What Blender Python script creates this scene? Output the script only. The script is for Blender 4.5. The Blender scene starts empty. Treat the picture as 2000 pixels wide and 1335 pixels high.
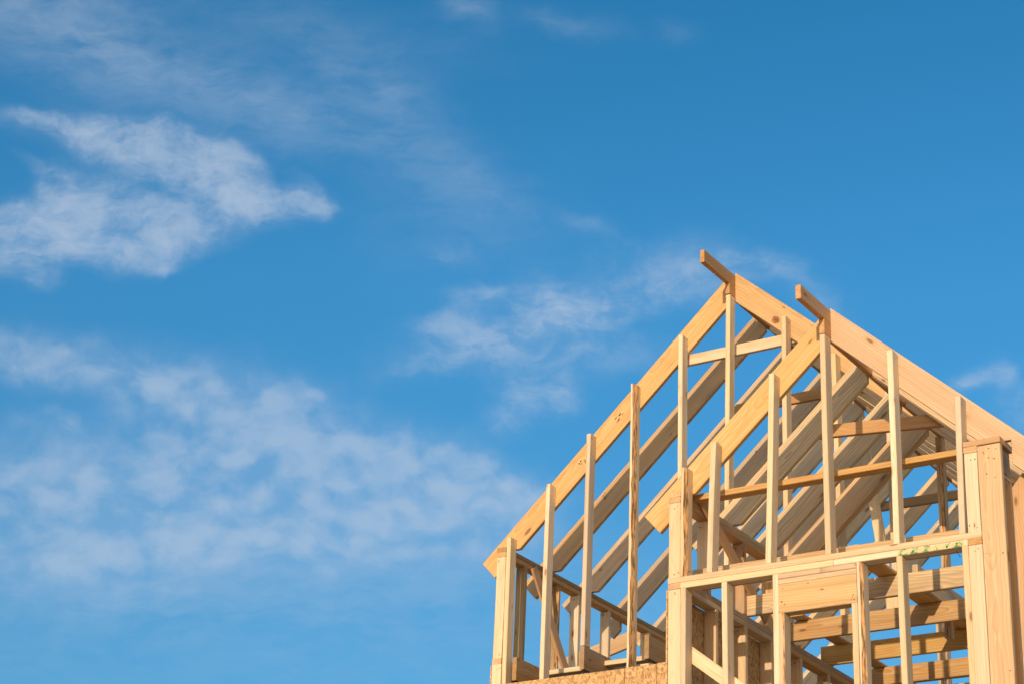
import bpy, bmesh, math, random
from mathutils import Vector, Matrix
random.seed(7)
scene = bpy.context.scene
COL = scene.collection

# ------------------------------------------------------------------ node helper
class NB:
    """small helper: builds math node chains"""
    def __init__(self, nt): self.nt = nt; self.n = nt.nodes; self.l = nt.links
    def new(self, t, **kw):
        nd = self.n.new(t)
        for k, v in kw.items(): setattr(nd, k, v)
        return nd
    def put(self, sock, v):
        if hasattr(v, 'is_output') or isinstance(v, bpy.types.NodeSocket): self.l.new(v, sock)
        else: sock.default_value = v
    def m(self, op, a, b=None, c=None, clamp=False):
        nd = self.new('ShaderNodeMath', operation=op, use_clamp=clamp)
        self.put(nd.inputs[0], a)
        if b is not None: self.put(nd.inputs[1], b)
        if c is not None: self.put(nd.inputs[2], c)
        return nd.outputs[0]
    def vm(self, op, a, b=None, scale=None):
        nd = self.new('ShaderNodeVectorMath', operation=op)
        self.put(nd.inputs[0], a)
        if b is not None: self.put(nd.inputs[1], b)
        if scale is not None: self.put(nd.inputs['Scale'], scale)
        return nd.outputs['Value'] if op in ('DOT_PRODUCT', 'LENGTH') else nd.outputs['Vector']
    def noise(self, vec, scale, detail=4, rough=.5, dist=0.0):
        nd = self.new('ShaderNodeTexNoise')
        self.put(nd.inputs['Vector'], vec)
        nd.inputs['Scale'].default_value = scale; nd.inputs['Detail'].default_value = detail
        nd.inputs['Roughness'].default_value = rough; nd.inputs['Distortion'].default_value = dist
        return nd
    def ramp(self, v, lo, hi, smooth=True):
        nd = self.new('ShaderNodeMapRange', interpolation_type='SMOOTHSTEP' if smooth else 'LINEAR')
        self.put(nd.inputs['Value'], v)
        self.put(nd.inputs['From Min'], lo); self.put(nd.inputs['From Max'], hi)
        return nd.outputs['Result']
    def mix(self, f, a, b, blend='MIX'):
        nd = self.new('ShaderNodeMix', data_type='RGBA', blend_type=blend)
        self.put(nd.inputs['Factor'], f)
        self.put(nd.inputs[6], a if not isinstance(a, tuple) else (*a, 1.0))
        self.put(nd.inputs[7], b if not isinstance(b, tuple) else (*b, 1.0))
        return nd.outputs[2]
    def xyz(self, x, y, z):
        nd = self.new('ShaderNodeCombineXYZ')
        for s, v in zip(nd.inputs, (x, y, z)): self.put(s, v)
        return nd.outputs[0]

# ------------------------------------------------------------------ materials
def wood(name, base, light, dark, weather=0.0, knots=.5, rough=.62, ring=1.0):
    mt = bpy.data.materials.new(name); mt.use_nodes = True
    nt = mt.node_tree; b = NB(nt); bs = nt.nodes['Principled BSDF']
    tc = b.new('ShaderNodeTexCoord'); oi = b.new('ShaderNodeObjectInfo')
    rnd = oi.outputs['Random']
    off = b.xyz(b.m('MULTIPLY', rnd, 37.0), b.m('MULTIPLY', rnd, 71.0), b.m('MULTIPLY', rnd, 53.0))
    P = tc.outputs['Object']
    Po = b.vm('ADD', P, off)
    # growth rings about a pith lying off the board, wandering along its length
    wob = b.noise(b.vm('MULTIPLY', Po, (1.7, 2.2, 2.2)), 1.0, 2).outputs['Color']
    wv = b.vm('MULTIPLY', b.vm('SUBTRACT', wob, (.5, .5, .5)), (0, .13, .13))
    sp = b.new('ShaderNodeSeparateXYZ'); b.put(sp.inputs[0], b.vm('ADD', P, wv))
    r2 = b.m('FRACT', b.m('MULTIPLY', rnd, 17.31))
    py = b.m('ADD', sp.outputs[1], b.m('MULTIPLY', b.m('SUBTRACT', rnd, .5), .10))
    py = b.m('ADD', py, .045)
    pz = b.m('ADD', sp.outputs[2], b.m('MULTIPLY', b.m('SUBTRACT', r2, .5), .22))
    rr = b.m('SQRT', b.m('ADD', b.m('MULTIPLY', py, py), b.m('MULTIPLY', pz, pz)))
    rings = b.m('FRACT', b.m('MULTIPLY', rr, 58.0))
    rings = b.m('POWER', rings, 1.7)
    # streaks along the grain
    st = b.noise(b.vm('MULTIPLY', Po, (1.2, 60, 60)), 1.0, 4, .6).outputs['Fac']
    st2 = b.noise(b.vm('MULTIPLY', Po, (.8, 18, 18)), 1.0, 3, .55).outputs['Fac']
    blot = b.noise(b.vm('MULTIPLY', Po, (2.2, 7, 7)), 1.0, 3, .6).outputs['Fac']
    c = b.mix(b.ramp(st2, .3, .7), base, light)
    c = b.mix(b.m('MULTIPLY', rings, .52 * ring), c, dark)
    c = b.mix(b.m('MULTIPLY', b.ramp(st, .48, .72), .55), c, dark)
    # board-to-board tint
    hs = b.new('ShaderNodeHueSaturation')
    b.put(hs.inputs['Hue'], b.m('ADD', .5, b.m('MULTIPLY', b.m('SUBTRACT', r2, .5), .014)))
    b.put(hs.inputs['Saturation'], b.m('ADD', .82, b.m('MULTIPLY', rnd, .32)))
    r3 = b.m('FRACT', b.m('MULTIPLY', rnd, 41.7))
    b.put(hs.inputs['Value'], b.m('ADD', .80, b.m('MULTIPLY', r3, .27)))
    b.put(hs.inputs['Color'], c); c = hs.outputs['Color']
    c = b.mix(b.m('MULTIPLY', b.ramp(blot, .52, .78), .42), c, dark)
    # grey-blue stain of weathered lumber
    if weather > 0:
        ws = b.noise(b.vm('MULTIPLY', Po, (1.0, 22, 22)), 1.0, 5, .65).outputs['Fac']
        wf = b.m('MULTIPLY', b.ramp(ws, .42, .70), weather)
        c = b.mix(wf, c, (.36, .31, .25))
        wd = b.m('MULTIPLY', b.ramp(b.noise(b.vm('MULTIPLY', Po, (2.0, 50, 50)), 1.0, 3, .6).outputs['Fac'], .6, .75), weather * .7)
        c = b.mix(wd, c, (.12, .10, .085))
    # knots
    vo = b.new('ShaderNodeTexVoronoi', feature='F1'); b.put(vo.inputs['Vector'], b.vm('MULTIPLY', Po, (4.5, 13, 13)))
    vo.inputs['Scale'].default_value = 1.0
    sc = b.new('ShaderNodeSeparateColor'); b.put(sc.inputs[0], vo.outputs['Color'])
    on = b.m('GREATER_THAN', sc.outputs[0], 1.0 - knots)
    siz = b.m('ADD', .07, b.m('MULTIPLY', b.m('POWER', sc.outputs[1], 2.0), .14))
    kd = b.m('DIVIDE', vo.outputs['Distance'], siz)
    kf = b.m('MULTIPLY', b.m('SUBTRACT', 1.0, b.ramp(kd, .55, 1.15)), on)
    c = b.mix(b.m('MULTIPLY', b.m('MULTIPLY', b.m('SUBTRACT', 1.0, b.ramp(kd, .8, 2.6)), on), .35), c, dark)
    c = b.mix(b.m('MULTIPLY', kf, .8), c, (dark[0] * .42, dark[1] * .33, dark[2] * .30))
    b.l.new(c, bs.inputs['Base Color'])
    bs.inputs['Roughness'].default_value = rough
    bs.inputs['Specular IOR Level'].default_value = .25
    bp = b.new('ShaderNodeBump'); bp.inputs['Strength'].default_value = .25; bp.inputs['Distance'].default_value = .002
    b.put(bp.inputs['Height'], b.m('ADD', st, b.m('MULTIPLY', rings, .4)))
    b.l.new(bp.outputs[0], bs.inputs['Normal'])
    return mt

def plain(name, col, rough=.8, var=.35, scale=40, stretch=(1, 1, 1)):
    mt = bpy.data.materials.new(name); mt.use_nodes = True
    b = NB(mt.node_tree); bs = mt.node_tree.nodes['Principled BSDF']
    tc = b.new('ShaderNodeTexCoord')
    n = b.noise(b.vm('MULTIPLY', tc.outputs['Object'], stretch), scale, 4, .6).outputs['Fac']
    c = b.mix(b.ramp(n, .35, .65), tuple(x * (1 - var) for x in col), tuple(min(1, x * (1 + var)) for x in col))
    b.l.new(c, bs.inputs['Base Color']); bs.inputs['Roughness'].default_value = rough
    bs.inputs['Specular IOR Level'].default_value = .2
    return mt

def osb_mat():
    mt = bpy.data.materials.new('strand_board'); mt.use_nodes = True
    b = NB(mt.node_tree); bs = mt.node_tree.nodes['Principled BSDF']
    P = b.new('ShaderNodeTexCoord').outputs['Object']
    wob = b.vm('SCALE', b.vm('SUBTRACT', b.noise(P, 9, 2).outputs['Color'], (.5, .5, .5)), scale=.06)
    Q = b.vm('ADD', P, wob)
    cols = []
    for rot, scl in ((.5, (30, 50, 95)), (-.7, (34, 50, 88)), (1.25, (30, 50, 100))):
        mp = b.new('ShaderNodeMapping'); b.put(mp.inputs[0], Q)
        mp.inputs['Rotation'].default_value = (0, rot, 0)
        vo = b.new('ShaderNodeTexVoronoi', feature='F1'); vo.inputs['Scale'].default_value = 1
        b.put(vo.inputs['Vector'], b.vm('MULTIPLY', mp.outputs[0], scl))
        s = b.new('ShaderNodeSeparateColor'); b.put(s.inputs[0], vo.outputs['Color'])
        cols.append((s, vo))
    s0, s1, s2 = [x[0] for x in cols]
    c = b.mix(s0.outputs[0], (.50, .30, .135), (.70, .47, .24))
    c = b.mix(b.m('GREATER_THAN', s1.outputs[1], .55), c, b.mix(s1.outputs[0], (.42, .22, .09), (.74, .52, .29)))
    c = b.mix(b.m('MULTIPLY', b.m('GREATER_THAN', s2.outputs[2], .80), .6), c, (.30, .14, .055))
    fine = b.noise(b.vm('MULTIPLY', Q, (60, 60, 60)), 1.0, 3, .6).outputs['Fac']
    c = b.mix(b.m('MULTIPLY', b.ramp(fine, .5, .8), .35), c, (.22, .10, .04))
    b.l.new(c, bs.inputs['Base Color']); bs.inputs['Roughness'].default_value = .75
    bs.inputs['Specular IOR Level'].default_value = .2
    bp = b.new('ShaderNodeBump'); bp.inputs['Strength'].default_value = .3; bp.inputs['Distance'].default_value = .002
    b.put(bp.inputs['Height'], s0.outputs[0]); b.l.new(bp.outputs[0], bs.inputs['Normal'])
    return mt

STUD = wood('pale_spruce', (.765, .575, .38), (.84, .675, .485), (.55, .36, .20), 0.10, .42, ring=.5)
PINE = wood('yellow_pine', (.63, .41, .215), (.72, .50, .285), (.48, .27, .115), 0.05, .40)
JOIST = wood('orange_pine', (.69, .42, .185), (.77, .51, .255), (.43, .225, .085), 0.20, .40, ring=1.25)
GREY = wood('weathered_pine', (.76, .53, .315), (.83, .615, .39), (.41, .27, .15), 0.46, .40, ring=1.35)
STAIN_SHADE = wood('stained_shaded_pine', (.47, .285, .125), (.56, .36, .17), (.27, .145, .06), 0.55, .35, ring=1.3)  # dark stained lumber; also carries painted shade on the right side panel
ORNG = wood('reddish_fir', (.62, .36, .165), (.70, .445, .225), (.42, .21, .085), 0.06, .35, ring=.7)
BARK = plain('bark', (.46, .265, .125), .9, .62, 1.0, (9, 70, 70))
INK = plain('grade_ink', (.13, .10, .08), .8, .3, 90)
NAILM = plain('nail_steel', (.20, .14, .09), .5, .2, 90)
GREENP = plain('green_marker_paint', (.22, .38, .15), .75, .45, 60)
KNOT = plain('knot_wood', (.36, .15, .06), .8, .4, 90)
CONC = plain('foundation_concrete', (.36, .34, .31), .9, .2, 8)
SPLINT = plain('splinter_wood', (.82, .74, .60), .7, .1, 90)
OSB = osb_mat()

# ------------------------------------------------------------------ objects
def empty(name, parent=None, loc=(0, 0, 0)):
    o = bpy.data.objects.new(name, None); COL.objects.link(o)
    o.empty_display_size = .2
    if parent: o.parent = parent
    o.location = loc
    return o

def link(name, me, parent, M, mats):
    for m in mats: me.materials.append(m)
    o = bpy.data.objects.new(name, me); COL.objects.link(o)
    o.parent = parent
    o.matrix_world = M
    return o

def frame(ex, zhint):
    ex = Vector(ex).normalized(); ez = Vector(zhint) - ex * Vector(zhint).dot(ex); ez.normalize()
    ey = ez.cross(ex)
    return ex, ey, ez

def nails(bm, spots, t, slot=2, r=.0042):
    """nail heads and small ink marks on the -y face of a board: spots are (x, z)"""
    for (x, z) in spots:
        rr = r * random.uniform(.8, 1.3)
        for sd in (-1, 1):
            vs = [bm.verts.new((x + rr * math.cos(a), sd * (t / 2 + .0012), z + rr * math.sin(a))) for a in [k * math.pi / 4 for k in range(8)]]
            f = bm.faces.new(vs); f.material_index = slot

def member(name, parent, A, B, w, t, mat, zhint=(0, 0, 1), wane=None, warp=1.0, nail=(), nailend=False):
    """sawn board from A to B (centre line); w = its wide side along zhint, t = its thickness"""
    A = Vector(A); B = Vector(B); L = (B - A).length
    ex, ey, ez = frame(B - A, zhint)
    M = Matrix(((ex.x, ey.x, ez.x, A.x), (ex.y, ey.y, ez.y, A.y), (ex.z, ey.z, ez.z, A.z), (0, 0, 0, 1)))
    bm = bmesh.new()
    n = max(2, int(L / .12)) if wane else max(2, int(L / .35))
    b1, b2 = random.uniform(-1, 1) * .0025 * warp, random.uniform(-1, 1) * .0025 * warp
    loops = []
    cw = .02
    for i in range(n + 1):
        x = L * i / n; s = math.sin(math.pi * i / n)
        if wane: cw = max(.006, min(.9 * t, wane[1] * (1 + random.uniform(-.35, .35))))
        pts = []
        for k, (sy, sz) in enumerate(((-1, -1), (1, -1), (1, 1), (-1, 1))):
            cy = cz = .0036
            if wane and k == wane[0]: cy = min(cw, t * .85); cz = cw * wane[2]
            Y, Z = sy * t / 2, sz * w / 2
            if k in (0, 2): pts += [(Y, Z - sz * cz), (Y - sy * cy, Z)]
            else: pts += [(Y - sy * cy, Z), (Y, Z - sz * cz)]
        loops.append([bm.verts.new((x, y + b1 * s, z + b2 * s)) for y, z in pts])
    for i in range(n):
        for k in range(8):
            f = bm.faces.new((loops[i][k], loops[i][(k + 1) % 8], loops[i + 1][(k + 1) % 8], loops[i + 1][k]))
            if wane and k == wane[0] * 2: f.material_index = 1
    bm.faces.new(list(reversed(loops[0]))); bm.faces.new(loops[-1])
    if wane: bmesh.ops.recalc_face_normals(bm, faces=bm.faces)
    if nailend or (w > .08 and L > .5 and mat is not OSB and mat is not CONC):
        nail = list(nail) + [(L - random.uniform(.02, .045), random.uniform(-.4, .4) * w) for _ in range(2)] + [(random.uniform(.02, .045), random.uniform(-.4, .4) * w) for _ in range(2)]
    if nail: nails(bm, nail, t)
    bmesh.ops.recalc_face_normals(bm, faces=bm.faces)
    me = bpy.data.meshes.new(name); bm.to_mesh(me); bm.free()
    return link(name, me, parent, M, (mat, BARK, NAILM))

def box(name, parent, x0, x1, y0, y1, z0, z1, axis, mat, **kw):
    cx, cy, cz = (x0 + x1) / 2, (y0 + y1) / 2, (z0 + z1) / 2
    dx, dy, dz = x1 - x0, y1 - y0, z1 - z0
    if axis == 'x': A, B, a, b = (x0, cy, cz), (x1, cy, cz), (dz, (0, 0, 1)), (dy, (0, 1, 0))
    if axis == 'y': A, B, a, b = (cx, y0, cz), (cx, y1, cz), (dz, (0, 0, 1)), (dx, (1, 0, 0))
    if axis == 'z': A, B, a, b = (cx, cy, z0), (cx, cy, z1), (dx, (1, 0, 0)), (dy, (0, 1, 0))
    if a[0] < b[0]: a, b = b, a
    return member(name, parent, A, B, a[0], b[0], mat, a[1], **kw)

def prism(name, parent, poly, thick, plane, at, mat, bevel=.003, ink=(), knots=(), flip=1):
    """board cut to an outline. plane 'xz': outline in (X, Z), thickness along +Y from at. 'yz': outline in (Y, Z), thickness along +X.
    first two outline points give the long edge (grain direction)"""
    P = [Vector(p) for p in poly]
    g = (P[1] - P[0]).normalized(); h = Vector((-g.y, g.x))
    O = P[0]
    if plane == 'xz':
        to3 = lambda p: Vector((p.x, at + thick / 2, p.y)); e = lambda v: Vector((v.x, 0, v.y))
    else:
        to3 = lambda p: Vector((at + thick / 2, p.x, p.y)); e = lambda v: Vector((0, v.x, v.y))
    ex, ez = e(g), e(h); ey = ez.cross(ex); o3 = to3(O)
    M = Matrix(((ex.x, ey.x, ez.x, o3.x), (ex.y, ey.y, ez.y, o3.y), (ex.z, ey.z, ez.z, o3.z), (0, 0, 0, 1)))
    loc = [((p - O).dot(g), (p - O).dot(h)) for p in P]
    bm = bmesh.new()
    lo = [bm.verts.new((x, -thick / 2, z)) for x, z in loc]; hi = [bm.verts.new((x, thick / 2, z)) for x, z in loc]
    bm.faces.new(lo); bm.faces.new(list(reversed(hi)))
    n = len(lo)
    for i in range(n): bm.faces.new((lo[i], hi[i], hi[(i + 1) % n], lo[(i + 1) % n]))
    bmesh.ops.recalc_face_normals(bm, faces=bm.faces)
    bmesh.ops.bevel(bm, geom=list(bm.edges), offset=bevel, segments=1, affect='EDGES', clamp_overlap=True)
    # which local y side looks to the street (-Y)?
    side = -1 if ey.y > 0 else 1
    for (x, z, w, hh) in ink:          # grade-stamp scribbles
        for q in range(7):
            xx = x + random.uniform(-.5, .5) * w; zz = z + random.uniform(-.5, .5) * hh
            a = random.uniform(.3, .5) * w * .35; c = random.uniform(.12, .3) * hh * .45
            vs = [bm.verts.new((xx + dx, side * (thick / 2 + .0012), zz + dz)) for dx, dz in ((-a, -c), (a, -c * .6), (a * .8, c), (-a * .9, c * .7))]
            bm.faces.new(vs).material_index = 1
    for (x, z, r) in knots:
        vs = [bm.verts.new((x + 1.25 * r * math.cos(k * math.pi / 6) * random.uniform(.9, 1.1), side * (thick / 2 + .0011), z + r * math.sin(k * math.pi / 6))) for k in range(12)]
        bm.faces.new(vs).material_index = 2
        r *= .38
        vs = [bm.verts.new((x + 1.5 * r * math.cos(k * math.pi / 4) * random.uniform(.7, 1.3), side * (thick / 2 + .0022), z + .7 * r * math.sin(k * math.pi / 4))) for k in range(8)]
        bm.faces.new(vs).material_index = 1
    me = bpy.data.meshes.new(name); bm.to_mesh(me); bm.free()
    return link(name, me, parent, M, (mat, INK, KNOT))

T, W4, W8 = .038, .089, .184

house = empty('house_frame', None, (0, 0, 0))
house['label'] = 'unsheathed two-gabled house frame of pale new lumber, studs and rafters open to the sky'
house['category'] = 'house frame'

# ================================================================== main gable end (stud front at Y = 0)
gw = empty('gable_wall', house); gw['label'] = 'taller gable wall set back, with strand board at its foot'
def stud(parent, xt, zt, xb, zb, y0, mat=STUD, wane=None):
    """2x4 set on edge: 38 mm to the street, 89 mm deep; the rafters run just behind it"""
    return member('stud', parent, (xb + T / 2, y0 + W4 / 2, zb), (xt + T / 2, y0 + W4 / 2, zt), W4, T, mat, (0, 1, 0), wane=wane)

mtop = lambda x: 6.810 + .9265 * (x + 2.298)         # main roof, left slope, rafter top
mlow = lambda x: mtop(x) - .252
rtopm = lambda x: 8.893 - .872 * x
# S1..S8
stud(gw, -2.011, 6.962, -2.000, 5.30, 0)
stud(gw, -1.658, 7.357, -1.657, 5.30, 0)
stud(gw, -1.291, 7.723, -1.298, 5.985, 0)
stud(gw, -.891, 8.08, -.888, 5.30, 0, wane=(1, .017, 2.6))
stud(gw, -.465, 8.411, -.455, 5.30, 0)
stud(gw, -.043, 8.668, -.078, 5.30, 0)
stud(gw, .432, 8.38, .418, 5.30, 0, wane=None)
stud(gw, .836, 7.985, .858, 5.876, 0)
stud(gw, 1.255, 7.60, 1.262, 5.876, 0)
box('sole_plate', gw, .66, 2.10, .0, .089, 5.837, 5.875, 'x', JOIST)
# sheathing of the taller gable wall, three panels with a tight gap
for x0, x1, m in ((-2.112, -.897, 0), (-.892, -.622, 1), (-.618, .548, 2)):
    o = box('sheathing_panel', gw, x0, x1, -.0125, -.0015, 3.05, 5.759 + .004 * m, 'x', OSB, warp=.2)

# left end wall (runs back along Y), X -2.10 .. -2.011
sw = empty('side_wall', house); sw['label'] = 'left knee wall under the eave of the taller roof'
XL0, XL1 = -2.100, -2.0135
box('top_plate', sw, XL0, XL1, .0, 5.95, 6.847, 6.885, 'y', STAIN_SHADE)
box('top_plate', sw, XL0, XL1, .0, 5.95, 6.808, 6.846, 'y', JOIST)
box('bottom_plate', sw, XL0, XL1, -.001, 5.95, 5.928, 5.975, 'y', JOIST)
box('stud', sw, -2.1005, XL1 - .004, .004, T, 5.976, 6.807, 'z', STUD, nailend=True)
box('stud', sw, -2.1000, XL1, 0, T, 3.1, 5.927, 'z', STUD)
for y, m in ((.29, STAIN_SHADE), (.805, STAIN_SHADE), (1.13, STUD), (1.632, STUD), (2.33, STUD), (2.95, STUD), (3.56, STUD), (4.17, STUD), (4.78, STUD), (5.4, STUD)):
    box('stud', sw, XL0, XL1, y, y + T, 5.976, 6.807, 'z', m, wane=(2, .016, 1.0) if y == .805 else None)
box('stud', sw, XL0, XL1, .43, .468, 3.1, 5.927, 'z', STUD)
member('brace', sw, (-2.000, .40, 6.83), (-2.000, 1.02, 6.00), W4, .021, ORNG, (0, 1, .6))
for y0, y1 in ((-.0, 1.2), (1.205, 2.41), (2.415, 3.62), (3.625, 4.83), (4.835, 5.95)):
    box('sheathing_panel', sw, -2.1125, -2.1015, y0, y1, .3, 5.92, 'y', OSB, warp=.2)

# ceiling members of the attic behind the taller gable
cf = empty('ceiling_frame', house); cf['label'] = 'joists and flat blocking behind the taller gable wall'
for x, z in ((-1.912, 5.966), (-1.299, 5.982), (-.735, 6.00)):
    box('joist', cf, x, x + T, .003 if x > -1.5 else .006, 5.9, z - W8, z, 'y', STAIN_SHADE, warp=.6)
box('blocking', cf, -1.873, -1.302, .36, .449, 5.905, 5.943, 'x', STUD, warp=.2)
box('blocking', cf, -1.260, -.737, .31, .399, 5.905, 5.943, 'x', STUD, warp=.2)
box('blocking', cf, -.695, -.03, .31, .399, 5.905, 5.943, 'x', STUD, warp=.2)

# ================================================================== main roof
rf = empty('roof_frame', house); rf['label'] = 'rafters and ridge of the taller roof'
prism('ridge_board', rf, [(-.43, 8.872), (6.0, 8.872), (6.0, 8.675), (-.006, 8.675), (-.006, 8.765), (-.43, 8.765)], T, 'yz', -.0450, ORNG)
def left_rafter(parent, y, mat, top, depth, tail, ridge_x, seat_x0, seat_z, ink=(), knots=(), t=T):
    low = lambda x: top(x) - depth
    m = (top(1) - top(0)); inv = math.sqrt(1 + m * m)
    tx, tz = tail, top(tail)
    k = depth / (inv * inv)                    # square cut at the tail
    bx, bz = tx + k * m, tz - k
    sx = seat_x0
    hx = (seat_z - low(0)) / m                 # where the seat meets the lower edge
    P = [(tx, tz), (ridge_x, top(ridge_x)), (ridge_x, low(ridge_x)), (hx, seat_z), (sx, seat_z), (sx, low(sx)), (bx, bz)]
    return prism('rafter', parent, P, t, 'xz', y, mat, ink=ink, knots=knots)
def right_rafter(parent, y, mat, top, depth, tail, ridge_x, seat=None, ink=(), knots=(), t=T):
    low = lambda x: top(x) - depth
    m = -(top(1) - top(0)); inv2 = 1 + m * m
    k = depth / inv2
    bx, bz = tail - k * m, top(tail) - k
    P = [(ridge_x, top(ridge_x)), (tail, top(tail)), (bx, bz)]
    if seat:
        sx, sz = seat
        hx = (low(0) - sz) / m
        P += [(sx, low(sx)), (sx, sz), (hx, sz)]
    P += [(ridge_x, low(ridge_x))]
    return prism('rafter', parent, P, t, 'xz', y, mat, ink=ink, knots=knots)

YM = (.090, .70, 1.32, 1.97, 2.61, 3.26, 3.91, 4.62, 5.29)
for i, y in enumerate(YM):
    left_rafter(rf, y, PINE if i == 0 else GREY, mtop, .252, -2.298, -.0455, -2.1005, 6.886,
                ink=[(1.16, -.10, .06, .05), (1.62, -.09, .12, .05)] if i == 0 else ([(1.02, -.05, .05, .05)] if i == 1 else ()))
    right_rafter(rf, y, PINE if i == 0 else GREY, rtopm, .256, 2.15, -.0065, seat=(1.990, 6.931),
                 knots=[(.585, -.140, .030)] if i == 0 else ())
for x0, x1, y, z in ((-.66, .62, .1295, 8.293), (-.68, .62, 1.281, 8.32), (-.62, .66, 3.949, 8.30)):
    dz = 0
    member('collar_tie', rf, (x0, y + T / 2, z - .045 + (.0 if y < 1 else .01)), (x1, y + T / 2, z - .045 + dz), W4, T, STUD if y < 1 else ORNG, (0, 0, 1), nailend=True)
member('strut', rf, (-.115, 2.66, 8.80), (.16, 2.66, 6.75), W4, T, STUD, (1, 0, 0))

# ================================================================== front bay (stud front at Y = -2)
Y2 = -2.0
bw = empty('gable_wall', house); bw['label'] = 'nearer lower gable wall with a framed window opening'
btop = lambda x: 6.158 + .9015 * (x - .335)
brt = lambda x: 7.371 - .9055 * (x - 1.694)
ZP = 5.675
stud(bw, .657, 6.413, .655, ZP, Y2, wane=(1, .020, 1.6))
stud(bw, .872, 6.551, .842, ZP, Y2)
stud(bw, 1.292, 6.951, 1.252, ZP, Y2)
stud(bw, 1.655, 7.151, 1.659, ZP, Y2)
stud(bw, 2.108, 6.945, 2.106, ZP, Y2)
stud(bw, 2.535, 6.551, 2.520, ZP, Y2)
# double plate
pl = box('top_plate', bw, .566, 2.658, Y2, Y2 + W4, 5.637, 5.675, 'x', STUD, warp=.3, nail=[(.03, .003), (.06, -.006), (1.98, .0), (2.01, .004), (2.04, -.005), (.5, -.01), (1.1, .008)])
box('top_plate', bw, .656, 1.71, Y2, Y2 + W4, 5.597, 5.636, 'x', STUD, warp=.3)
low_plate = box('top_plate', bw, 1.713, 2.57, Y2, Y2 + W4, 5.597, 5.636, 'x', STUD, warp=.3)
box('top_plate', bw, .567, .655, Y2 + .001, Y2 + W4, 5.598, 5.636, 'y', ORNG, warp=.3)
box('top_plate', bw, 2.571, 2.657, Y2 + .001, Y2 + W4, 5.598, 5.636, 'y', ORNG, warp=.3)
# studs below the plate
def lower_stud(x, zt, name='stud', mat=STUD, wane=None, dx=.0):
    return member(name, bw, (x + T / 2 + dx, Y2 + W4 / 2, 3.22), (x + T / 2, Y2 + W4 / 2, zt), W4, T, mat, (0, 1, 0), wane=wane)
lower_stud(.656, 5.596); lower_stud(.947, 5.596, dx=.02); lower_stud(1.301, 5.596)
lower_stud(1.8605, 5.596, wane=(1, .024, .9), dx=.012); lower_stud(2.119, 5.596, dx=.02); lower_stud(2.532, 5.596, dx=.01)
lower_stud(1.340, 5.344, 'trimmer_stud', wane=(1, .012, .5)); lower_stud(1.822, 5.344, 'trimmer_stud')
for x0, x1 in ((.566, .655), (2.5715, 2.6585)):
    box('post', bw, x0, x1 - .002, Y2 + .003, Y2 + T, 3.22, 5.596, 'z', STUD, nailend=True)
box('post', bw, .566, .6515, Y2 + .004, Y2 + T, ZP, 6.180, 'z', STUD, nailend=True)
box('post', bw, 2.5745, 2.6555, Y2 + .003, Y2 + T, ZP, 6.172, 'z', STUD, nailend=True)
box('corner_board', bw, 2.660, 2.803, Y2 - .003, Y2 + T - .003, 3.22, 6.203, 'z', PINE, nail=[(2.93, -.03), (2.95, .045), (2.89, .03), (2.90, -.004), (2.80, -.02), (2.77, .03), (2.3, .05), (2.31, -.05), (1.6, .05)])
# window header: two flat plates over a deep board
box('header_plate', bw, 1.3405, 1.8595, Y2 + .001, Y2 + W4, 5.563, 5.596, 'x', GREY, warp=.1)
box('header_plate', bw, 1.3405, 1.8595, Y2 + .003, Y2 + W4, 5.529, 5.562, 'x', STUD, warp=.1)
box('header', bw, 1.3405, 1.8595, Y2 + .002, Y2 + .040, 5.345, 5.528, 'x', PINE, warp=.1, nail=[(.03, .06), (.04, -.04), (.20, .072), (.49, -.05), (.50, -.07)])
box('header', bw, 1.3405, 1.8595, Y2 + .050, Y2 + .088, 5.345, 5.528, 'x', PINE, warp=.1)
box('sill_plate', bw, 1.3405, 1.8595, Y2 + .001, Y2 + W4, 4.02, 4.058, 'x', STUD)
box('bottom_plate', bw, .566, 2.803, Y2, Y2 + W4, 3.175, 3.218, 'x', STUD)
# flat tie behind the studs, let-in brace
box('tie_beam', bw, .648, 2.572, -1.83, -1.741, 6.243, 6.283, 'x', ORNG, warp=.4)
member('brace', bw, (.60, -1.897, 5.252), (1.45, -1.897, 4.60), W4, .020, STUD, (0, 0, 1), warp=.3)
# green hand-written strokes on the edge of the lower plate, right end
def strokes(o, x0, zc, lst, mat=None, hw=.0042, out=.0016):
    bm = bmesh.new(); bm.from_mesh(o.data); Mi = o.matrix_world.inverted()
    for (a, c, e, f) in lst:
        dd = Vector((e - a, f - c)).normalized(); n2 = Vector((-dd.y, dd.x)) * hw
        pts = [(a + n2.x, c + n2.y), (a - n2.x, c - n2.y), (e - n2.x * .7, f - n2.y * .7), (e + n2.x * .7, f + n2.y * .7)]
        fc = bm.faces.new([bm.verts.new(Mi @ Vector((x0 + x, Y2 - out, zc + z))) for x, z in pts]); fc.material_index = len(o.data.materials)
    bm.to_mesh(o.data); bm.free(); o.data.materials.append(mat or GREENP)
strokes(low_plate, 2.135, 5.6165, ((-.005, .0, .09, .001), (.09, .002, .21, -.001), (.22, -.002, .33, .002), (.335, .0, .41, .002)), plain('green_marker_smear', (.60, .54, .30), .75, .15, 60), .0155, .0011)
strokes(low_plate, 2.135, 5.6165, ((.012, -.016, .020, .016), (.0, -.017, .055, -.014), (.022, .013, .05, .016), (.085, -.012, .125, .013), (.075, -.014, .12, -.016), (.098, .014, .088, -.010),
          (.165, -.014, .20, .015), (.155, -.016, .19, -.014), (.165, .013, .19, .015), (.245, -.015, .232, .014), (.30, -.012, .325, .014), (.31, -.014, .30, .01), (.345, -.016, .40, -.013), (.362, -.012, .372, .015), (.38, .013, .402, -.01), (.385, .0, .36, .004)))
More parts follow.
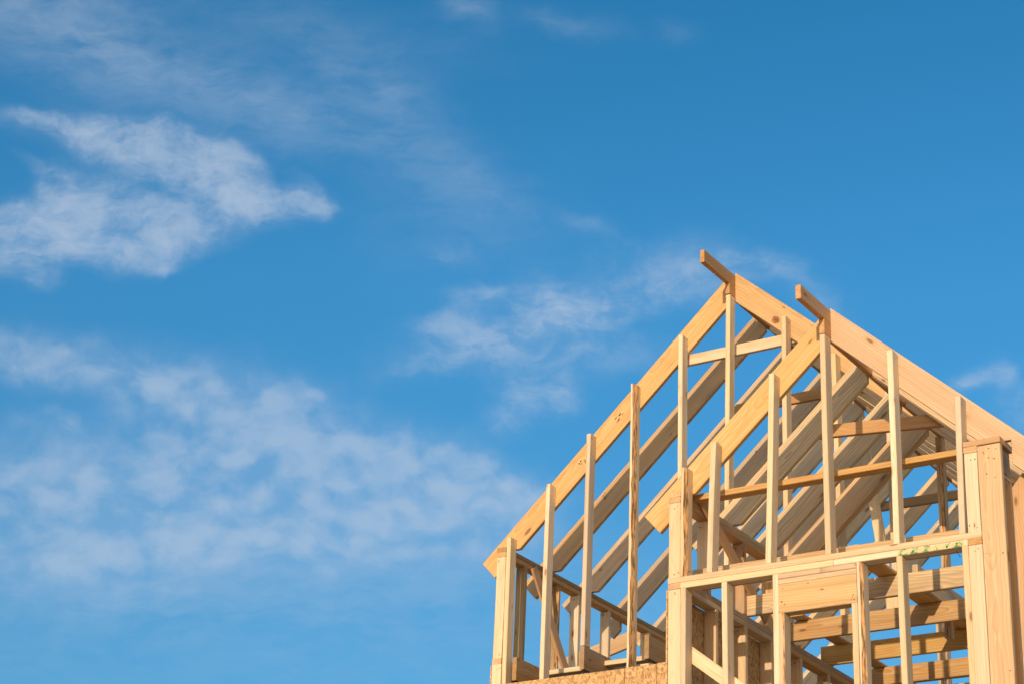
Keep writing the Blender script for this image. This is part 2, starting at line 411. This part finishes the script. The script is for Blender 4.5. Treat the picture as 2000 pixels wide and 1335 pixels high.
# loose splinter hanging at the right jamb
bm = bmesh.new(); pv = None
for i in range(8):
    u = i / 7; c = Vector((2.50 + .030 * u, Y2 - .012, 5.578 - .055 * u - .004 * math.sin(3.1 * u)))
    ring = [bm.verts.new(c + Vector((.0016 * math.cos(a), 0, .0016 * math.sin(a)))) for a in (0, 2.1, 4.2)]
    if pv:
        for k in range(3): bm.faces.new((pv[k], pv[(k + 1) % 3], ring[(k + 1) % 3], ring[k]))
    pv = ring
me = bpy.data.meshes.new('splinter'); bm.to_mesh(me); bm.free()
link('splinter', me, bw, Matrix(), (SPLINT,))

# left side wall of the bay
bl = empty('side_wall', house); bl['label'] = 'left wall of the nearer bay, strand board behind its studs'
A0, A1 = .5665, .6545
box('top_plate', bl, A0, A1, Y2 + .09, 3.2, 5.637, 5.675, 'y', GREY, warp=.3)
box('top_plate', bl, A0, A1, Y2 + .09, -.42, 5.598, 5.636, 'y', STUD, warp=.3)
box('top_plate', bl, A0, A1, -.415, 3.2, 5.598, 5.636, 'y', PINE, warp=.3)
for y in (-1.51, -1.09, -.70, -.24, .22, .63, 1.03, 1.44, 1.85, 2.26, 2.66):
    box('stud', bl, A0, A1, y, y + T, 3.22, 5.597, 'z', STUD)
for y0, y1 in ((Y2 + .001, -.80), (-.797, -.014)):
    box('sheathing_panel', bl, .5545, .5655, y0, y1, 3.05, 5.60, 'y', OSB, warp=.2)
box('top_plate', bl, A0, A1, Y2 + .001, -.58, 6.219, 6.257, 'y', GREY, warp=.3)
box('top_plate', bl, A0, A1, Y2 + .001, -.58, 6.181, 6.218, 'y', ORNG, warp=.3)
for y in (-1.61, -1.10, -.66):
    box('stud', bl, A0, A1, y, y + T, 5.676, 6.180, 'z', ORNG if y > -1.2 else STUD)
member('brace', bl, (.672, -1.76, 6.285), (.672, -.80, 5.72), W4, .020, ORNG, (0, .5, 1), warp=.3)
box('blocking', bl, .60, .95, -.62, -.582, 5.88, 6.06, 'x', PINE, warp=.2)

# right side wall of the bay, seen edge-on from the street
br = empty('side_wall', house); br['label'] = 'right wall of the nearer bay at the corner'
B0, B1 = 2.5725, 2.6585
box('top_plate', br, B0, 2.803, Y2 - .001, -1.78, 6.212, 6.248, 'x', ORNG, warp=.1)
box('top_plate', br, B0, B1, Y2 + .0005, -1.0, 6.174, 6.211, 'y', ORNG, warp=.2)
box('top_plate', br, B0, B1, -1.778, 0, 6.212, 6.248, 'y', ORNG, warp=.2)
box('blocking', br, 2.662, 2.785, -1.945, -1.80, 6.03, 6.205, 'y', STAIN_SHADE, warp=.1)
box('panel_board', br, 2.748, 2.784, -1.9635, -1.802, 3.22, 6.015, 'z', STAIN_SHADE, warp=.2)  # darker wood puts the recess's shade into the panel's colour
box('blocking', br, 2.70, 2.792, -1.955, -1.80, 6.018, 6.029, 'y', STUD, warp=.1)
prism('stud', br, [(2.788, 3.22), (2.788, 5.99), (2.86, 6.075), (2.93, 6.0), (2.945, 3.22)], T, 'xz', -1.80, PINE)
for y in (-1.45, -1.05, -.65, -.25):
    box('stud', br, B0, B1, y, y + T, 3.22, 6.173, 'z', STUD)
box('top_plate', br, B0, B1, .001, 2.9, 6.212, 6.248, 'y', ORNG, warp=.2)
for y in (.295, .97, 1.62, 2.27, 2.86):
    box('stud', br, B0, B1, y, y + T, 3.22, 6.173 if y < 0 else 6.211, 'z', STUD)
er = empty('side_wall', house); er['label'] = 'right wall under the taller roof, behind the bay'
box('top_plate', er, 1.90, 1.988, .10, 5.9, 6.893, 6.930, 'y', ORNG, warp=.2)
for y in (.70, 1.32, 1.97, 2.61, 3.26, 3.91, 4.62, 5.29, 5.85):
    box('stud', er, 1.90, 1.988, y, y + T, 3.171, 6.892, 'z', STUD, warp=.5)

# bay ceiling
bc = empty('ceiling_frame', house); bc['label'] = 'ceiling joists of the nearer bay, seen from below'
for i, y in enumerate((-1.71, -1.06, -.395, .255, .93, 1.58, 2.23)):
    box('joist', bc, .585, 2.56, y, y + T, 5.676, 5.815, 'x', (JOIST, GREY, JOIST, JOIST, JOIST, GREY, JOIST)[i], warp=.5)
box('strongback', bc, .70, .80, -.50, 2.6, 5.8165, 5.8355, 'y', JOIST)
box('strongback', bc, 1.60, 1.735, -1.66, 2.6, 5.8165, 5.8355, 'y', JOIST)
for px_ in (1.06, 1.099): box('post', bc, px_, px_ + T - .001, 1.30, 1.389, 3.2, 6.6, 'z', GREY)
box('strongback', bc, 1.7365, 1.7745, -.80, 2.6, 5.8165, 5.956, 'y', GREY)

# bay roof
br2 = empty('roof_frame', house); br2['label'] = 'rafters and ridge of the nearer lower roof'
prism('ridge_board', br2, [(-2.35, 7.352), (.03, 7.352), (.03, 7.155), (-2.004, 7.155), (-2.004, 7.255), (-2.35, 7.255)], T, 'yz', 1.655, ORNG)
for i, (y, t) in enumerate(((-1.910, T), (-1.255, T), (-.69, T), (-.25, .076))):
    left_rafter(br2, y, PINE if i == 0 else GREY, btop, .236, .335, 1.6545, .566, 6.258, t=t)
for i, y in enumerate((-1.910, -1.255, -.69, -.25)):
    right_rafter(br2, y, PINE if i == 0 else GREY, brt, .238, 3.06, 1.6935, seat=(2.840, 6.249))
member('collar_tie', br2, (1.20, -1.197, 6.842), (2.17, -1.197, 6.762), W4, T, ORNG, (0, 0, 1), nailend=True)
box('king_post', br2, 1.640, 1.682, -.034, .05, 5.676, 7.154, 'z', GREY, wane=(1, .02, .9))

# small gable of the rear wing, just showing behind the left knee wall
rw = empty('rear_gable', house); rw['label'] = 'small gable of a rear wing behind the knee wall'
gt = lambda x: 7.235 + .235 * (x + 3.95)
member('rafter', rw, (-3.98, 4.02, 7.13), (-3.02, 4.02, 7.37), .16, T, PINE, (0, 0, 1))
member('rafter', rw, (-3.01, 4.02, 7.34), (-2.20, 4.02, 6.72), .13, T, PINE, (0, 0, 1))
member('rafter', rw, (-3.97, 4.60, 7.11), (-3.0, 4.60, 7.35), .16, T, GREY, (0, 0, 1))
member('rafter', rw, (-3.0, 4.60, 7.33), (-2.20, 4.60, 6.70), .16, T, GREY, (0, 0, 1))
box('wall_plate', rw, -3.95, -3.86, 4.0, 6.0, 6.95, 7.03, 'y', JOIST)
box('wall_plate', rw, -3.95, -2.2, 4.07, 4.16, 6.72, 6.80, 'x', JOIST)
for x in (-3.94, -3.4, -2.9, -2.4):
    box('stud', rw, x, x + T, 4.07, 4.16, 3.0, 6.71, 'z', STUD)
box('sheathing_panel', rw, -3.96, -2.12, 4.165, 4.176, .3, 5.2, 'x', OSB)

# lower storey (below the picture): sheathed walls, floor deck, concrete foundation
ls = empty('lower_storey', house); ls['label'] = 'sheathed lower storey on a concrete foundation'
for k in range(2):
    x0 = .556 + k * 1.125
    box('sheathing_panel', ls, x0, x0 + 1.12, Y2 - .0005, Y2 + .011, .3, 3.02, 'x', OSB, warp=.2)
for k in range(2):
    x0 = -2.112 + k * 1.333
    box('sheathing_panel', ls, x0, x0 + 1.328, -.0125, -.0015, .3, 3.045, 'x', OSB, warp=.2)
for k in range(2): box('sheathing_panel', ls, .5545, .5655, Y2 + .012 + k * .99, Y2 + .012 + k * .99 + .985, .3, 3.045, 'y', OSB, warp=.2)
for k in range(6): box('sheathing_panel', ls, 2.79, 2.801, Y2 + .012 + k * 1.315, Y2 + 1.322 + k * 1.315, .3, 3.02, 'y', OSB, warp=.2)
box('floor_deck', ls, .567, 2.80, Y2 + .012, 5.9, 3.025, 3.17, 'x', OSB, warp=.1)
box('floor_deck', ls, -2.10, .565, .0, 5.9, 3.05, 3.17, 'x', OSB, warp=.1)
box('foundation', ls, -2.13, 2.82, .02, 5.95, -.1, .295, 'x', CONC, warp=0)
box('foundation', ls, .54, 2.82, Y2 - .02, .019, -.1, .294, 'x', CONC, warp=0)

# ------------------------------------------------------------------ ground
bm = bmesh.new()
N = 24
for i in range(N + 1):
    for j in range(N + 1):
        x = (i / N * 2 - 1); y = (j / N * 2 - 1)
        X = 900 * math.copysign(abs(x) ** 3, x); Y = 900 * math.copysign(abs(y) ** 3, y)
        bm.verts.new((X, Y, random.uniform(-.04, .04) - .02 if abs(X) + abs(Y) > 14 else -.02))
bm.verts.ensure_lookup_table()
for i in range(N):
    for j in range(N):
        a = i * (N + 1) + j; bm.faces.new([bm.verts[k] for k in (a, a + N + 1, a + N + 2, a + 1)])
me = bpy.data.meshes.new('ground'); bm.to_mesh(me); bm.free()
gm = plain('bare_soil', (.37, .28, .175), .95, .35, .8)
g = link('ground', me, None, Matrix(), (gm,)); g['kind'] = 'structure'

# ------------------------------------------------------------------ camera
def cam_axes(az, pi, ro):
    az, pi, ro = map(math.radians, (az, pi, ro))
    f = Vector((math.sin(az) * math.cos(pi), math.cos(az) * math.cos(pi), math.sin(pi)))
    r = f.cross(Vector((0, 0, 1))).normalized(); u = r.cross(f)
    return math.cos(ro) * r + math.sin(ro) * u, -math.sin(ro) * r + math.cos(ro) * u, f
r_, u_, f_ = cam_axes(-33.734, 24.348, 2.5245)
cam = bpy.data.cameras.new('camera'); cam.sensor_width = 36; cam.lens = 4013 / 2000 * 36
cam.clip_end = 5000
co = bpy.data.objects.new('camera', cam); COL.objects.link(co)
co.matrix_world = Matrix(((r_.x, u_.x, -f_.x, 6.654), (r_.y, u_.y, -f_.y, -13.027), (r_.z, u_.z, -f_.z, 1.6), (0, 0, 0, 1)))
scene.camera = co

# ------------------------------------------------------------------ sun
d = Vector((-.14, 1.0, -.226)).normalized()
sl = bpy.data.lights.new('sun', 'SUN'); sl.energy = 2.3; sl.angle = math.radians(.5); sl.color = (1.0, .775, .50)
so = bpy.data.objects.new('sun', sl); COL.objects.link(so)
so.rotation_euler = d.to_track_quat('-Z', 'Y').to_euler(); so.location = (3, -20, 12)

# ------------------------------------------------------------------ sky with thin cloud
w = bpy.data.worlds.new('World'); scene.world = w; w.use_nodes = True
nt = w.node_tree; b = NB(nt)
bg = nt.nodes['Background']
BGS = .15
bg.inputs['Strength'].default_value = BGS
sky = b.new('ShaderNodeTexSky', sky_type='NISHITA', sun_disc=False)
sky.sun_elevation = math.asin(-d.z); sky.sun_rotation = math.atan2(-d.x, -d.y)
sky.air_density = 1.0; sky.dust_density = .3; sky.ozone_density = 2.5
tc = b.new('ShaderNodeTexCoord'); D = tc.outputs['Generated']
# fixed world direction the cloud field is laid out about (azimuth -33.7, elevation 24.3 deg)
fz = b.m('MAXIMUM', b.vm('DOT_PRODUCT', D, tuple(f_)), .05)
U = b.m('DIVIDE', b.vm('DOT_PRODUCT', D, tuple(r_)), fz)      # + right, about -.25 .. .25
V = b.m('DIVIDE', b.vm('DOT_PRODUCT', D, tuple(u_)), fz)      # + up, about -.17 .. .17
UV = b.xyz(U, V, 0.0)
warp1 = b.vm('SCALE', b.vm('SUBTRACT', b.noise(UV, 16, 3, .55).outputs['Color'], (.5, .5, .5)), scale=.022)
warp2 = b.vm('SCALE', b.vm('SUBTRACT', b.noise(b.vm('ADD', UV, (3, 1, 0)), 55, 3, .6).outputs['Color'], (.5, .5, .5)), scale=.009)
Q = b.vm('ADD', b.vm('ADD', UV, warp1), warp2)
sq = b.new('ShaderNodeSeparateXYZ'); b.put(sq.inputs[0], Q)
def pix(px, py): return (px - 1000) / 4013, -(py - 667.5) / 4013
def blob(px, py, a, bb, rot=0.0, amp=1.0, p=1.0):
    cx, cy = pix(px, py); a /= 4013; bb /= 4013
    c, s = math.cos(math.radians(rot)), math.sin(math.radians(rot))
    x = b.m('SUBTRACT', sq.outputs[0], cx); y = b.m('SUBTRACT', sq.outputs[1], cy)
    u = b.m('DIVIDE', b.m('ADD', b.m('MULTIPLY', x, c), b.m('MULTIPLY', y, s)), a)
    v = b.m('DIVIDE', b.m('SUBTRACT', b.m('MULTIPLY', y, c), b.m('MULTIPLY', x, s)), bb)
    r2 = b.m('ADD', b.m('MULTIPLY', u, u), b.m('MULTIPLY', v, v))
    return b.m('MULTIPLY', b.m('EXPONENT', b.m('MULTIPLY', r2, -1.0)), amp)
def total(lst):
    t = None
    for e in lst:
        o = blob(*e); t = o if t is None else b.m('ADD', t, o)
    return t
# wispy bright cloud, left
A = total([(150, 246, 100, 17, -10, .62), (250, 272, 110, 34, -15, .95), (345, 305, 110, 44, -20, 1.05), (430, 350, 85, 46, -35, 1.05), (340, 352, 70, 24, -28, .55), (490, 402, 95, 28, -6, .95), (560, 388, 50, 17, 0, .7), (615, 402, 40, 18, -14, .7), (470, 300, 60, 26, -30, .3), (600, 360, 50, 16, -30, .2),
           (118, 395, 42, 58, 8, .95), (185, 420, 80, 66, 0, .95), (60, 445, 58, 40, -20, .95), (15, 452, 42, 50, 0, .85), (300, 438, 46, 46, -20, .95), (375, 450, 75, 30, 0, .62), (225, 482, 120, 34, 0, .7), (75, 535, 40, 40, 20, .42), (10, 515, 30, 40, 0, .4), (310, 508, 22, 12, 0, .5), (100, 330, 80, 14, -22, .32), (250, 375, 190, 60, -20, .15), (40, 225, 60, 20, 0, .32)])
# broad rippled bank, lower left
B = total([(30, 690, 90, 34, -16, .95), (180, 718, 130, 40, -4, .95), (330, 755, 130, 50, -14, .8), (480, 800, 180, 60, -14, .85), (590, 775, 70, 28, 0, .45), (60, 940, 190, 56, 0, .80), (250, 930, 190, 60, 4, .85), (460, 890, 150, 60, -8, .70), (640, 900, 160, 64, -12, .85),
           (790, 890, 120, 46, -14, .95), (920, 925, 110, 46, -26, 1.3), (1000, 960, 60, 32, -20, 1.2), (860, 985, 90, 55, 0, .95), (640, 1005, 270, 70, 0, 1.0), (330, 1010, 300, 70, 0, .95), (120, 830, 130, 36, 0, .35), (100, 1090, 180, 50, 0, .45), (480, 1080, 420, 60, 0, .45), (960, 1040, 90, 44, 0, .35)])
# thin wisps, centre, and the scraps at the right
Cc = total([(1075, 605, 70, 40, -25, .85), (1010, 640, 150, 34, 10, .75), (935, 575, 40, 20, 8, .65), (890, 625, 60, 18, 8, .5), (1160, 600, 90, 30, 12, .55), (1260, 545, 150, 50, 10, .42), (1380, 545, 90, 36, 8, .45), (860, 690, 120, 30, 12, .42), (1105, 770, 28, 34, 0, .65), (1040, 775, 60, 40, 0, .45),
            (1010, 810, 50, 26, 20, .42), (1100, 690, 180, 40, 0, .35), (1905, 742, 55, 18, 20, .55), (1965, 735, 22, 26, 0, .5), (1990, 810, 40, 40, 0, .35), (880, 500, 36, 22, 0, .3), (1150, 445, 60, 18, -20, .2), (1500, 520, 80, 26, -8, .3), (1600, 580, 60, 30, -30, .22)])
# high veil, top left, and low haze
Dv = total([(130, 60, 150, 90, -25, .80), (40, 20, 120, 60, 0, .40), (300, 120, 190, 70, -25, .55), (470, 190, 190, 55, -24, .50), (720, 160, 110, 46, -24, .60), (620, 240, 160, 50, -26, .35), (850, 310, 200, 60, -35, .30), (600, 50, 260, 60, -10, .22),
            (915, 20, 45, 30, -30, .50), (1110, 45, 90, 22, -8, .28), (1325, 52, 34, 18, 0, .16), (250, 1110, 420, 80, 0, .26), (60, 240, 150, 26, -10, .22), (520, 1150, 700, 90, 0, .30), (700, 1290, 1300, 190, 0, .16), (880, 420, 150, 110, 0, .16)])
def sat(x): return b.m('SUBTRACT', 1.0, b.m('EXPONENT', b.m('MULTIPLY', x, -1.25)))
def rotated(vec, deg, scl):
    mp = b.new('ShaderNodeMapping'); b.put(mp.inputs[0], vec)
    mp.inputs['Rotation'].default_value = (0, 0, math.radians(deg)); mp.inputs['Scale'].default_value = scl
    return mp.outputs[0]
n_big = b.noise(b.vm('ADD', Q, (1.7, .3, 0)), 30, 6, .55).outputs['Fac']
n_wisp = b.noise(rotated(Q, 17, (1, 1.9, 1)), 26, 9, .60, .35).outputs['Fac']
n_fib = b.noise(rotated(Q, 24, (1, 3.6, 1)), 38, 8, .62, .5).outputs['Fac']
n_fine = b.noise(Q, 95, 6, .58).outputs['Fac']
n_rip = b.noise(rotated(Q, 6, (1, 1.5, 1)), 78, 5, .50, .2).outputs['Fac']
sA, sB, sC, sD = sat(A), sat(B), sat(Cc), sat(Dv)
vo = b.new('ShaderNodeTexVoronoi', feature='SMOOTH_F1'); b.put(vo.inputs['Vector'], rotated(Q, -8, (1, 1.5, 1)))
vo.inputs['Scale'].default_value = 58; vo.inputs['Smoothness'].default_value = 1.0
puff = b.m('SUBTRACT', 1.0, b.ramp(vo.outputs['Distance'], .05, .85, False))
tex_a = b.m('ADD', b.m('MULTIPLY', n_wisp, .50), b.m('ADD', b.m('MULTIPLY', n_fib, .25), b.m('MULTIPLY', n_fine, .25)))
ta = b.m('SUBTRACT', tex_a, .5)
a1 = b.ramp(b.m('ADD', sA, b.m('MULTIPLY', ta, 2.2)), .24, 1.20)
a2 = b.m('MULTIPLY', sA, b.ramp(tex_a, .36, .66))
a1 = b.m('MULTIPLY', b.m('ADD', b.m('MULTIPLY', a1, .34), b.m('ADD', b.m('MULTIPLY', a2, .62), b.m('MULTIPLY', sA, .14))), b.ramp(sA, .02, .35))
tb = b.m('ADD', b.m('MULTIPLY', n_rip, .34), b.m('ADD', b.m('MULTIPLY', n_big, .40), b.m('MULTIPLY', puff, .26)))
b1 = b.m('MULTIPLY', sB, b.m('ADD', .24, b.m('MULTIPLY', b.ramp(tb, .37, .66), .54)))
b2 = b.ramp(b.m('ADD', sB, b.m('MULTIPLY', b.m('SUBTRACT', tb, .5), 3.2)), .30, 1.20)
b1 = b.m('ADD', b1, b.m('MULTIPLY', b.m('MULTIPLY', b2, b.ramp(sB, .05, .5)), .20))
c1 = b.m('MULTIPLY', b.m('POWER', sC, 1.15), b.m('ADD', .22, b.m('MULTIPLY', b.ramp(tex_a, .40, .64), .88)))
d1 = b.m('MULTIPLY', sD, b.ramp(b.m('ADD', b.m('MULTIPLY', n_wisp, .6), b.m('MULTIPLY', n_fib, .4)), .20, .84))
cov = b.m('ADD', b.m('ADD', b.m('MULTIPLY', a1, 1.08), b.m('MULTIPLY', b1, .84)), b.m('ADD', b.m('MULTIPLY', c1, 1.02), b.m('MULTIPLY', d1, .70)))
cov = b.m('SUBTRACT', 1.0, b.m('EXPONENT', b.m('MULTIPLY', cov, -1.15)))
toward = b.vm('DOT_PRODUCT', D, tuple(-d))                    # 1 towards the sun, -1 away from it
sd = b.new('ShaderNodeSeparateXYZ'); b.put(sd.inputs[0], D)
K = 1 / 1.5157
away = b.mix(b.ramp(sd.outputs[2], .22, .44, False), tuple(K * x for x in (.34, .75, .89)), tuple(K * x for x in (.30, .93, 1.14)))
away = b.mix(b.ramp(sd.outputs[2], .43, .56, False), away, tuple(K * x for x in (.205, .855, 1.07)))
away = b.mix(b.ramp(sd.outputs[2], .02, .23), tuple(K * x for x in (.80, .86, .88)), away)
tcol = b.mix(b.ramp(toward, -.55, .5), away, (1.30, .97, .72))  # unseen sun-side sky warmed and brightened to fill the shadows
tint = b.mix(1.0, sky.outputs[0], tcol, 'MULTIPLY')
cc = tuple(K * x / BGS for x in (.52, .61, .735))
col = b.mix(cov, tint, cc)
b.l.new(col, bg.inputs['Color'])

# ------------------------------------------------------------------ render look
scene.cycles.diffuse_bounces = 3; scene.cycles.glossy_bounces = 2; scene.cycles.max_bounces = 5
w.cycles.sampling_method = 'MANUAL'; w.cycles.sample_map_resolution = 512
vs = scene.view_settings
vs.view_transform = 'Standard'; vs.look = 'None'; vs.exposure = .60; vs.gamma = 1
